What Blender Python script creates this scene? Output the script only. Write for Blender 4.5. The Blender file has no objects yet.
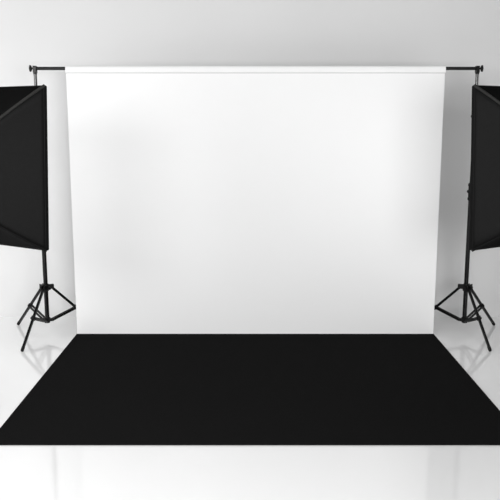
import bpy, bmesh, math, random
from mathutils import Vector, Matrix
R = math.radians
C = bpy.context.scene.collection
SC = bpy.context.scene

# ---------------------------------------------------------------- camera
cam_d = bpy.data.cameras.new('camera')
cam = bpy.data.objects.new('camera', cam_d); C.objects.link(cam)
cam_d.sensor_width = 36.0
cam_d.lens = 36.0 * 731.0 / 500.0
cam.location = (0, 0, 1.62)
cam.rotation_euler = (R(80.0), 0, 0)
cam_d.clip_start = 0.05
SC.camera = cam

# ---------------------------------------------------------------- world, lights, exposure
w = bpy.data.worlds.new('studio_air'); SC.world = w
w.use_nodes = True
w.node_tree.nodes['Background'].inputs[0].default_value = (1, 1, 1, 1)
w.node_tree.nodes['Background'].inputs[1].default_value = 0.27

def area(name, loc, target, size, power, col=(1, 1, 1)):
    d = bpy.data.lights.new(name, 'AREA'); d.shape = 'RECTANGLE'
    d.size = size[0]; d.size_y = size[1]; d.energy = power; d.color = col
    o = bpy.data.objects.new(name, d); C.objects.link(o)
    o.location = loc
    o.rotation_euler = (Vector(target) - Vector(loc)).to_track_quat('-Z', 'Y').to_euler()
    return o
area('front_fill', (1.2, -1.0, 1.6), (0, 5, .9), (2.0, 1.4), 125)  # unseen fill, added to brighten the backdrop
area('left_light', (-4.2, 2.0, 1.6), (0, 5, .7), (2.0, 2.0), 44)
area('key_light', (-4.2, 4.9, 2.2), (0, 5.2, .3), (1.6, 1.6), 25)
area('low_left_fill', (-3.4, 4.6, 1.0), (0, 5.4, .2), (1.4, 1.4), 6)  # unseen weak fill, added to lift the low left side
area('overhead_fill', (-.4, 1.3, 3.2), (-.2, 3, 0), (2.4, 1.2), 23.5)  # unseen fill, added to lighten the front of mat and floor
area('overhead_left_fill', (-2.2, 1.0, 2.2), (-1.8, 3.5, 0), (1.2, 1.2), 54)  # unseen fill, added to balance brightness on the left

vs = SC.view_settings
vs.view_transform = 'Standard'; vs.look = 'None'; vs.gamma = 1.0
vs.use_curve_mapping = False
vs.exposure = 0.07

# ---------------------------------------------------------------- materials
def mat(name, col, rough=0.5, metal=0.0, spec=0.5, noise=None, bump=None, coat=0.0, sheen=0.0, emit=None, ior=1.5):
    """noise = (scale, low factor, high factor) colour variation; bump = (scale, strength, distance)"""
    m = bpy.data.materials.new(name); m.use_nodes = True
    nt = m.node_tree; b = nt.nodes['Principled BSDF']
    b.inputs['Base Color'].default_value = (*col, 1)
    b.inputs['Roughness'].default_value = rough
    b.inputs['Metallic'].default_value = metal
    b.inputs['Specular IOR Level'].default_value = spec
    b.inputs['IOR'].default_value = ior
    b.inputs['Coat Weight'].default_value = coat
    b.inputs['Sheen Weight'].default_value = sheen
    tc = nt.nodes.new('ShaderNodeTexCoord')
    if noise:
        n = nt.nodes.new('ShaderNodeTexNoise'); n.inputs['Scale'].default_value = noise[0]
        n.inputs['Detail'].default_value = 4
        r = nt.nodes.new('ShaderNodeValToRGB')
        r.color_ramp.elements[0].position = 0.3; r.color_ramp.elements[1].position = 0.7
        r.color_ramp.elements[0].color = (*[c * noise[1] for c in col], 1)
        r.color_ramp.elements[1].color = (*[min(1, c * noise[2]) for c in col], 1)
        nt.links.new(tc.outputs['Object'], n.inputs['Vector'])
        nt.links.new(n.outputs['Fac'], r.inputs['Fac'])
        nt.links.new(r.outputs['Color'], b.inputs['Base Color'])
    if bump:
        n2 = nt.nodes.new('ShaderNodeTexNoise'); n2.inputs['Scale'].default_value = bump[0]
        n2.inputs['Detail'].default_value = 3
        bp = nt.nodes.new('ShaderNodeBump'); bp.inputs['Strength'].default_value = bump[1]
        bp.inputs['Distance'].default_value = bump[2]
        nt.links.new(tc.outputs['Object'], n2.inputs['Vector'])
        nt.links.new(n2.outputs['Fac'], bp.inputs['Height'])
        nt.links.new(bp.outputs['Normal'], b.inputs['Normal'])
    if emit:
        b.inputs['Emission Color'].default_value = (1, 1, 1, 1)
        b.inputs['Emission Strength'].default_value = emit
    return m

M = {
    'wall': mat('white_wall_paint', (.73, .73, .73), .75, spec=.2, noise=(1.2, .985, 1.01), bump=(90, .05, .002)),
    'floor': mat('glossy_white_floor', (.90, .90, .90), .075, spec=.5, noise=(.8, .99, 1.0), ior=2.1),
    'cloth': mat('white_backdrop_cloth', (.89, .89, .89), .85, spec=.15, noise=(3, .995, 1.0), bump=(400, .05, .001)),
    'mat': mat('black_mat_felt', (.0100, .0100, .0100), .85, spec=.0, noise=(260, .8, 1.25), bump=(700, .25, .001)),
    'steel': mat('black_coated_metal', (.002, .002, .002), .25, metal=0.0, spec=.3),
    'plastic': mat('black_plastic', (.004, .004, .004), .5, spec=.2),
    'rubber': mat('black_rubber', (.008, .008, .008), .8, spec=.2),
    'alu': mat('dark_anodised_tube', (.09, .09, .09), .22, metal=.9),
    'fabric': mat('black_softbox_nylon', (.007, .007, .007), .6, spec=.10, noise=(60, .9, 1.1), bump=(300, .1, .001)),
    'seam_shade': mat('grey_seam_shade', (.66, .66, .66), .8, spec=.1),  # shade under the pocket put into the seam's colour
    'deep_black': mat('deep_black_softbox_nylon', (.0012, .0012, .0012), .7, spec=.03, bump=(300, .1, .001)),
    'seam': mat('grey_black_rib_highlight', (.022, .022, .021), .6, spec=.15),  # lighter tone paints the highlight along the upper ribs
    'lip': mat('black_softbox_lip', (.004, .004, .004), .7, spec=.1),
    'diffuser_left': mat('dim_white_diffuser', (.85, .85, .85), .8, emit=.15),
    'diffuser_right': mat('white_diffuser', (.85, .85, .85), .8, emit=1.3),
}

# ---------------------------------------------------------------- mesh helpers
def obj(name, bm, m, parent=None, smooth=True, bevel=0.0):
    me = bpy.data.meshes.new(name)
    bmesh.ops.recalc_face_normals(bm, faces=bm.faces[:])
    bm.to_mesh(me); bm.free()
    me.materials.append(m)
    if smooth:
        for p in me.polygons: p.use_smooth = True
        try: me.set_sharp_from_angle(angle=R(38))
        except Exception: pass
    o = bpy.data.objects.new(name, me); C.objects.link(o)
    if parent: o.parent = parent
    if bevel:
        b = o.modifiers.new('bevel', 'BEVEL'); b.width = bevel; b.segments = 2
    return o

def box(bm, lo, hi, mtx=None):
    vs_ = [Vector((x, y, z)) for x in (lo[0], hi[0]) for y in (lo[1], hi[1]) for z in (lo[2], hi[2])]
    if mtx: vs_ = [mtx @ v for v in vs_]
    v = [bm.verts.new(p) for p in vs_]
    for f in ((0, 1, 3, 2), (4, 6, 7, 5), (0, 4, 5, 1), (2, 3, 7, 6), (0, 2, 6, 4), (1, 5, 7, 3)):
        bm.faces.new([v[i] for i in f])

def frame_of(d):
    d = d.normalized()
    s = Vector((0, 0, 1)) if abs(d.z) < .9 else Vector((1, 0, 0))
    a = d.cross(s).normalized()
    return a, a.cross(d).normalized()

def tube(bm, pts, rads, n=14, cap=True, closed=False):
    pts = [Vector(p) for p in pts]
    if not hasattr(rads, '__len__'): rads = [rads] * len(pts)
    rings = []
    pa = None
    for i, p in enumerate(pts):
        if closed:
            d = (pts[(i + 1) % len(pts)] - pts[i - 1])
        else:
            d = (pts[min(i + 1, len(pts) - 1)] - pts[max(i - 1, 0)])
        d.normalize()
        if pa is None: a, b = frame_of(d)
        else:
            a = (pa - d * pa.dot(d)).normalized(); b = a.cross(d).normalized()
        pa = a
        rings.append([bm.verts.new(p + (a * math.cos(2 * math.pi * k / n) + b * math.sin(2 * math.pi * k / n)) * rads[i]) for k in range(n)])
    m_ = len(rings)
    for i in range(m_ if closed else m_ - 1):
        r0, r1 = rings[i], rings[(i + 1) % m_]
        for k in range(n):
            bm.faces.new((r0[k], r0[(k + 1) % n], r1[(k + 1) % n], r1[k]))
    if cap and not closed:
        bm.faces.new(rings[0][::-1]); bm.faces.new(rings[-1])

def bar(bm, p0, p1, w_, t_, side):
    """flat bar from p0 to p1, width w_ in the vertical plane, thickness t_ along side"""
    p0, p1, s = Vector(p0), Vector(p1), Vector(side).normalized()
    d = (p1 - p0).normalized(); u = d.cross(s).normalized()
    L = (p1 - p0).length
    m_ = Matrix((( d.x, s.x, u.x, p0.x), (d.y, s.y, u.y, p0.y), (d.z, s.z, u.z, p0.z), (0, 0, 0, 1)))
    box(bm, (0, -t_ / 2, -w_ / 2), (L, t_ / 2, w_ / 2), m_)

def empty(name, loc, label, cat, group=None, rz=0.0):
    o = bpy.data.objects.new(name, None); C.objects.link(o)
    o.empty_display_size = .1
    o.location = loc; o.rotation_euler = (0, 0, rz)
    o['label'] = label; o['category'] = cat; o['kind'] = 'thing'
    if group: o['group'] = group
    return o

def tag(o, label, cat, group=None):
    o['label'] = label; o['category'] = cat; o['kind'] = 'thing'
    if group: o['group'] = group
    return o

def struct(name, bm, m):
    o = obj(name, bm, m, smooth=False); o['kind'] = 'structure'; return o

# ---------------------------------------------------------------- room
bm = bmesh.new(); box(bm, (-5.0, -2.5, -.1), (5.0, 5.95, 0)); struct('floor', bm, M['floor'])
bm = bmesh.new(); box(bm, (-5.0, 5.95, -.1), (5.0, 6.07, 3.6)); struct('wall_back', bm, M['wall'])

# ---------------------------------------------------------------- backdrop
BX0, BX1, BY, BAR_Z, BAR_Y = -1.333, 1.413, 5.438, 1.996, 5.450
t = empty('photo_backdrop', (.04, BY, 0), 'wide plain white cloth backdrop hanging straight from the black crossbar down to the floor', 'backdrop')
bm = bmesh.new()
nx, nz = 60, 40
ZT = BAR_Z - .0325
front, back = {}, {}
for i in range(nx + 1):
    for j in range(nz + 1):
        x = BX0 + (BX1 - BX0) * i / nx - .04
        z = .002 + (ZT - .002) * j / nz
        e = min(i, nx - i) / nx
        y = .0022 * math.sin(x * 2.1 + .6) * (1 - j / nz) + .004 * math.exp(-e * 60)
        front[i, j] = bm.verts.new((x, y, z)); back[i, j] = bm.verts.new((x, y + .0016, z))
for i in range(nx):
    for j in range(nz):
        bm.faces.new((front[i, j], front[i + 1, j], front[i + 1, j + 1], front[i, j + 1]))
        bm.faces.new((back[i, j], back[i, j + 1], back[i + 1, j + 1], back[i + 1, j]))
for j in range(nz):
    for i in (0, nx):
        bm.faces.new((front[i, j], front[i, j + 1], back[i, j + 1], back[i, j]))
for i in range(nx):
    for j in (0, nz):
        bm.faces.new((front[i, j], back[i, j], back[i + 1, j], front[i + 1, j]))
obj('cloth_sheet', bm, M['cloth'], t)
# pocket sewn along the top edge: a flattened sleeve closed round the crossbar
bm = bmesh.new()
prof = []
hz_, hy = .0245, .0170
for k in range(24):
    a = 2 * math.pi * k / 24
    z = math.sin(a) * hz_
    y = math.cos(a) * hy
    if z < 0: y = y * (1 - .25 * (-z / hz_)) - .010 * (-z / hz_)
    prof.append((y, z))
PX0, PX1 = BX0 - .004 - .04, BX1 + .004 - .04
def sleeve(bm, prof, shrink, x0, x1, n=20):
    rings = []
    for i in range(n + 1):
        x = x0 + (x1 - x0) * i / n
        rings.append([bm.verts.new((x, BAR_Y - BY + y * shrink, BAR_Z - .006 + z * shrink)) for y, z in prof])
    for i in range(n):
        for k in range(len(prof)):
            bm.faces.new((rings[i][k], rings[i][(k + 1) % len(prof)], rings[i + 1][(k + 1) % len(prof)], rings[i + 1][k]))
    return rings
ro = sleeve(bm, prof, 1.0, PX0, PX1)
ri = sleeve(bm, prof, .88, PX0, PX1)
for e in (0, -1):
    for k in range(len(prof)):
        k2 = (k + 1) % len(prof)
        bm.faces.new((ro[e][k], ro[e][k2], ri[e][k2], ri[e][k]))
obj('pole_pocket', bm, M['cloth'], t)
# seam strip just below the sleeve; its grey paints the faint shadow line
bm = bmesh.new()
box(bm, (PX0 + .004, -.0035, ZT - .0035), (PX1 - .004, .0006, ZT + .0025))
obj('seam', bm, M['seam_shade'], t, smooth=False)

# ---------------------------------------------------------------- crossbar
LX, RX = -1.560, 1.650
t = empty('crossbar', (.033, BAR_Y, BAR_Z), 'long thin black horizontal crossbar the white backdrop hangs from, clamped on both tripod stands', 'crossbar')
bm = bmesh.new(); tube(bm, [(LX - .033 - .010, 0, 0), (RX - .033 + .010, 0, 0)], .0120, 18); obj('bar', bm, M['steel'], t)
for s, X in ((-1, LX), (1, RX)):
    x = X - .033
    bm = bmesh.new()
    tube(bm, [(x + s * .010, 0, 0), (x + s * .022, 0, 0)], .0065, 12)
    tube(bm, [(x + s * .022, 0, 0), (x + s * .040, 0, 0)], [.011, .013], 14)
    for q in (-1, 1):                                   # two wings of the nut
        tube(bm, [(x + s * .031, 0, q * .008), (x + s * .033, 0, q * .017), (x + s * .031, 0, q * .023)], [.0085, .009, .0055], 10)
    obj('wing_nut', bm, M['plastic'], t, bevel=0)

# ---------------------------------------------------------------- tripod stands of the backdrop
def make_tripod(name, label, group, X, angles, radii, s):
    """s = side the clamp knobs point to"""
    t = empty(name, (X, BAR_Y, 0), label, 'tripod', group)
    def P(nm, bm, m, par=t, **k): return obj(nm, bm, m, par, **k)
    bm = bmesh.new(); tube(bm, [(0, 0, .092), (0, 0, 1.09)], .0165, 20); P('lower_pole', bm, M['steel'])
    bm = bmesh.new(); tube(bm, [(0, 0, 1.09), (0, 0, 1.65)], .0135, 18); P('middle_pole', bm, M['steel'])
    bm = bmesh.new(); tube(bm, [(0, 0, 1.65), (0, 0, BAR_Z - .012)], .0115, 18); P('upper_pole', bm, M['alu'])
    # telescoping clamps with their knobs
    for z in (1.10, 1.655):
        bm = bmesh.new()
        tube(bm, [(0, 0, z - .066), (0, 0, z - .061), (0, 0, z + .061), (0, 0, z + .066)], [.0175, .0200, .0200, .0165], 20)
        for dz in (-.052, 0, .052):
            tube(bm, [(0, 0, z + dz - .008), (0, 0, z + dz + .008)], .0235, 20)
        c = P('clamp_collar', bm, M['plastic'])
        bm = bmesh.new()
        tube(bm, [(-s * .006, .016, z), (-s * .008, .030, z)], .006, 10)
        tube(bm, [(-s * .008, .029, z), (-s * .0083, .032, z), (-s * .009, .041, z)], [.010, .013, .011], 12)
        P('clamp_knob', bm, M['plastic'], c)
    # head bracket holding the crossbar
    bm = bmesh.new()
    tube(bm, [(0, 0, BAR_Z - .040), (0, 0, BAR_Z - .016), (0, 0, BAR_Z - .0130)], [.0140, .0140, .012], 16)
    for e in (-1, 1):                                   # the two jaws the bar lies between, and the strap over it
        box(bm, (-.012, e * .0160 - .003, BAR_Z - .030), (.012, e * .0160 + .003, BAR_Z + .0175))
    box(bm, (-.012, -.019, BAR_Z + .0130), (.012, .019, BAR_Z + .0180))
    P('head_bracket', bm, M['steel'])
    # sliding upper collar with three ears
    ZC, ZH = .368, .112
    bm = bmesh.new()
    tube(bm, [(0, 0, ZC - .026), (0, 0, ZC - .022), (0, 0, ZC + .024), (0, 0, ZC + .028)], [.021, .025, .025, .021], 20)
    for a in angles:
        d = Vector((math.cos(a), math.sin(a), 0)); q = Vector((-d.y, d.x, 0))
        for e in (-1, 1):
            bar(bm, d * .018 + q * e * .0125 + Vector((0, 0, ZC + .006)), d * .060 + q * e * .0125 + Vector((0, 0, ZC + .006)), .032, .005, q)
    ck = P('leg_collar', bm, M['plastic'])
    bm = bmesh.new()
    a = angles[0] + R(60)
    d = Vector((math.cos(a), math.sin(a), 0))
    tube(bm, [d * .02 + Vector((0, 0, ZC)), d * .040 + Vector((0, 0, ZC))], .006, 10)
    tube(bm, [d * .038 + Vector((0, 0, ZC)), d * .050 + Vector((0, 0, ZC))], [.014, .012], 12)
    P('collar_knob', bm, M['plastic'], ck)
    # lower hub with three ears
    bm = bmesh.new()
    tube(bm, [(0, 0, ZH - .022), (0, 0, ZH - .018), (0, 0, ZH + .018), (0, 0, ZH + .022)], [.015, .021, .023, .019], 20)
    for a in angles:
        d = Vector((math.cos(a), math.sin(a), 0)); q = Vector((-d.y, d.x, 0))
        bar(bm, d * .016 + Vector((0, 0, ZH)), d * .046 + Vector((0, 0, ZH)), .024, .007, q)
    P('hub', bm, M['plastic'])
    for a, rad in zip(angles, radii):
        d = Vector((math.cos(a), math.sin(a), 0)); q = Vector((-d.y, d.x, 0))
        top = d * .046 + Vector((0, 0, ZC - .002)); foot = d * rad + Vector((0, 0, .011))
        mid = top.lerp(foot, .49)
        bm = bmesh.new(); bar(bm, top, foot, .020, .018, q)
        lg = P('leg', bm, M['steel'], bevel=.004)
        bm = bmesh.new()
        dd = (foot - top).normalized()
        tube(bm, [foot - dd * .034, foot - dd * .028, foot - dd * .002, foot + dd * .006], [.0110, .0122, .0122, .010], 12)
        P('rubber_foot', bm, M['rubber'], lg)
        bm = bmesh.new()                                 # double flat brace bars
        for e in (-1, 1):
            bar(bm, d * .036 + q * e * .0135 + Vector((0, 0, ZH)), mid + q * e * .0135, .0195, .004, q)
        tube(bm, [mid - q * .020, mid + q * .020], .0075, 10)
        tube(bm, [d * .040 - q * .016 + Vector((0, 0, ZH)), d * .040 + q * .016 + Vector((0, 0, ZH))], .0065, 10)
        P('brace', bm, M['steel'])
        bm = bmesh.new(); bar(bm, mid - dd * .016, mid + dd * .016, .028, .026, q)
        P('brace_joint', bm, M['plastic'], lg, bevel=.003)
    return t
GS = 'tripod stands holding up the backdrop'
make_tripod('tripod_stand', 'black tripod stand at the left edge of the white backdrop, against brightly lit wall', GS, LX, [R(-98), R(22), R(141)], [.450, .40, .395], -1)
make_tripod('tripod_stand', 'black tripod stand at the right edge of the white backdrop, against shaded grey wall', GS, RX, [R(-82), R(158), R(37)], [.445, .40, .39], 1)

# ---------------------------------------------------------------- mat
bm = bmesh.new(); box(bm, (-1.375, -.978, 0), (1.375, .978, .006))
o = obj('floor_mat', bm, M['mat'], smooth=False, bevel=.0015); o.location = (.04, 4.457, .0005)
tag(o, 'large rectangular matt black floor mat lying on the white floor below the white backdrop', 'mat')

# ---------------------------------------------------------------- softboxes
W2, H2, DEP, RR = .34, .461, .43, .075     # half width, half height, depth, ring radius
def softbox(name, label, s, X, Ztop, al, ta, dif):
    """s: -1 left, +1 right; (X, 4.15, Ztop) is the inner top corner of the rim"""
    a = Vector((s * math.cos(al), math.sin(al), 0))
    n = Vector((-s * math.sin(al) * math.cos(ta), math.cos(al) * math.cos(ta), -math.sin(ta)))
    u = Vector((-s * math.sin(al) * math.sin(ta), math.cos(al) * math.sin(ta), math.cos(ta)))
    cen = Vector((X, 4.15, Ztop)) + a * W2 - u * H2
    t = empty(name, cen - n * DEP, label, 'softbox', 'softboxes lighting the backdrop')
    def L(x, y, d): return a * x + y * u + n * (DEP - d)      # d = distance behind the rim plane
    def lat(t_):  # 0 at rim, 1 at ring : how far the rod has moved to the ring
        return 1 - (1 - t_) ** .72
    def corner(sx, sy, t_):
        f = lat(t_); k = RR * .7
        return (sx * (W2 * (1 - f) + k * f), sy * (H2 * (1 - f) + k * f) + DROP * f)
    LIP = .016; DROP = -.06                              # the ring hangs a little below the middle of the rim
    N, K = 18, 14
    def panel(nm, c0, c1, fabric):
        bm = bmesh.new(); g = []
        for i in range(N + 1):
            t_ = i / N; d = LIP + (DEP - LIP) * t_
            p0, p1 = corner(*c0, t_), corner(*c1, t_)
            row = []
            for j in range(K + 1):
                v = j / K
                x = p0[0] * (1 - v) + p1[0] * v; y = p0[1] * (1 - v) + p1[1] * v
                sag = 4 * v * (1 - v) * .016 * math.sin(math.pi * min(1, t_ * 1.0)) 
                # fabric pulled in between the rods
                if c0[0] == c1[0]: x -= c0[0] * sag
                else: y -= c0[1] * sag
                row.append(bm.verts.new(L(x, y, d)))
            g.append(row)
        for i in range(N):
            for j in range(K):
                bm.faces.new((g[i][j], g[i][j + 1], g[i + 1][j + 1], g[i + 1][j]))
        o = obj(nm, bm, M[fabric], t)
        m_ = o.modifiers.new('cloth thickness', 'SOLIDIFY'); m_.thickness = .002; m_.offset = 0
        return o
    panel('side_panel', (-1, -1), (-1, 1), 'fabric'); panel('side_panel', (1, -1), (1, 1), 'fabric')
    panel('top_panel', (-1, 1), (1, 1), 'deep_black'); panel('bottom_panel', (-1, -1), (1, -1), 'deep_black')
    for sx in (-1, 1):
        for sy in (-1, 1):
            bm = bmesh.new(); pts = []
            for i in range(N + 1):
                t_ = i / N; x, y = corner(sx, sy, t_)
                pts.append(L(x, y, LIP + (DEP - LIP) * t_))
            tube(bm, pts, .0085, 10); obj('seam_rib', bm, M['seam' if sy > 0 else 'lip'], t)  # upper ribs lighter than lower: light from above put into the colour
    # rim lip with rounded corners
    def loop(hw, hh, r, d, n=6):
        out = []
        for qx, qy, a0 in ((1, 1, 0), (-1, 1, 90), (-1, -1, 180), (1, -1, 270)):
            for k in range(n + 1):
                an = R(a0 + 90 * k / n)
                out.append(L(qx * (hw - r) + r * math.cos(an), qy * (hh - r) + r * math.sin(an), d))
        return out
    bm = bmesh.new()
    lo = [loop(W2 + .0, H2 + .0, .010, LIP + .004), loop(W2 + .002, H2 + .002, .011, LIP * .5), loop(W2 + .001, H2 + .001, .011, 0),
          loop(W2 - .004, H2 - .004, .010, 0), loop(W2 - .006, H2 - .006, .009, LIP)]
    rs = [[bm.verts.new(p) for p in l_] for l_ in lo]
    for i in range(len(rs)):
        r0, r1 = rs[i], rs[(i + 1) % len(rs)]
        for k in range(len(r0)):
            bm.faces.new((r0[k], r0[(k + 1) % len(r0)], r1[(k + 1) % len(r0)], r1[k]))
    obj('rim', bm, M['lip'], t)
    bm = bmesh.new(); tube(bm, loop(W2 - .002, H2 - .002, .010, LIP + .004), .0030, 8, closed=True); obj('piping', bm, M['fabric'], t)
    # front diffuser, a thin sheet set just inside the lip
    bm = bmesh.new()
    fr = [bm.verts.new(p) for p in loop(W2 - .007, H2 - .007, .010, .009)]
    bk = [bm.verts.new(p) for p in loop(W2 - .007, H2 - .007, .010, .012)]
    bm.faces.new(fr); bm.faces.new(bk[::-1])
    for k in range(len(fr)): bm.faces.new((fr[k], bk[k], bk[(k + 1) % len(fr)], fr[(k + 1) % len(fr)]))
    obj('diffuser', bm, dif, t, smooth=False)
    # speed ring and lamp housing at the back
    bm = bmesh.new(); tube(bm, [L(0, DROP, DEP - .012), L(0, DROP, DEP + .014)], RR * .98, 28)
    ring = obj('speed_ring', bm, M['steel'], t)
    bm = bmesh.new(); tube(bm, [L(0, DROP, DEP + .014), L(0, DROP, DEP + .02), L(0, DROP, DEP + .13), L(0, DROP, DEP + .14)], [.040, .046, .046, .036], 20)
    obj('lamp_holder', bm, M['plastic'], t)
    return t, cen - n * (DEP + .07) + u * DROP

sb1, j1 = softbox('softbox', 'tall black fabric softbox seen from behind, in front of the left tripod stand', -1, -1.1270, 1.8136, R(32), R(2.6), M['diffuser_left'])
sb2, j2 = softbox('softbox', 'tall black fabric softbox seen from behind, in front of the right tripod stand', 1, 1.2309, 1.8144, R(32), R(2.8), M['diffuser_right'])

print('joints', j1, j2)
# stands that carry the softboxes, just outside the picture
def light_stand(label, j, s):
    t = empty('light_stand', (j.x, j.y, 0), label, 'light stand', 'stands carrying the softboxes')
    top = j.z - .047
    bm = bmesh.new(); tube(bm, [(0, 0, .06), (0, 0, .75)], .0150, 16); obj('lower_pole', bm, M['steel'], t)
    bm = bmesh.new(); tube(bm, [(0, 0, .75), (0, 0, top)], .0115, 16); obj('upper_pole', bm, M['steel'], t)
    bm = bmesh.new(); tube(bm, [(0, 0, .70), (0, 0, .78)], .021, 16); obj('clamp_collar', bm, M['plastic'], t)
    bm = bmesh.new(); tube(bm, [(0, 0, .38), (0, 0, .44)], .023, 16); obj('leg_collar', bm, M['plastic'], t)
    for k in range(3):
        an = (R(0) if s > 0 else R(180)) + k * R(120)
        d = Vector((math.cos(an), math.sin(an), 0)); q = Vector((-d.y, d.x, 0))
        bm = bmesh.new(); bar(bm, d * .02 + Vector((0, 0, .41)), d * .30 + Vector((0, 0, .008)), .016, .013, q); obj('leg', bm, M['steel'], t, bevel=.003)
        bm = bmesh.new(); bar(bm, d * .01 + Vector((0, 0, .09)), d * .16 + Vector((0, 0, .205)), .012, .006, q); obj('brace', bm, M['steel'], t)
light_stand('black light stand carrying the softbox on the left', j1, -1)
light_stand('black light stand carrying the softbox on the right', j2, 1)
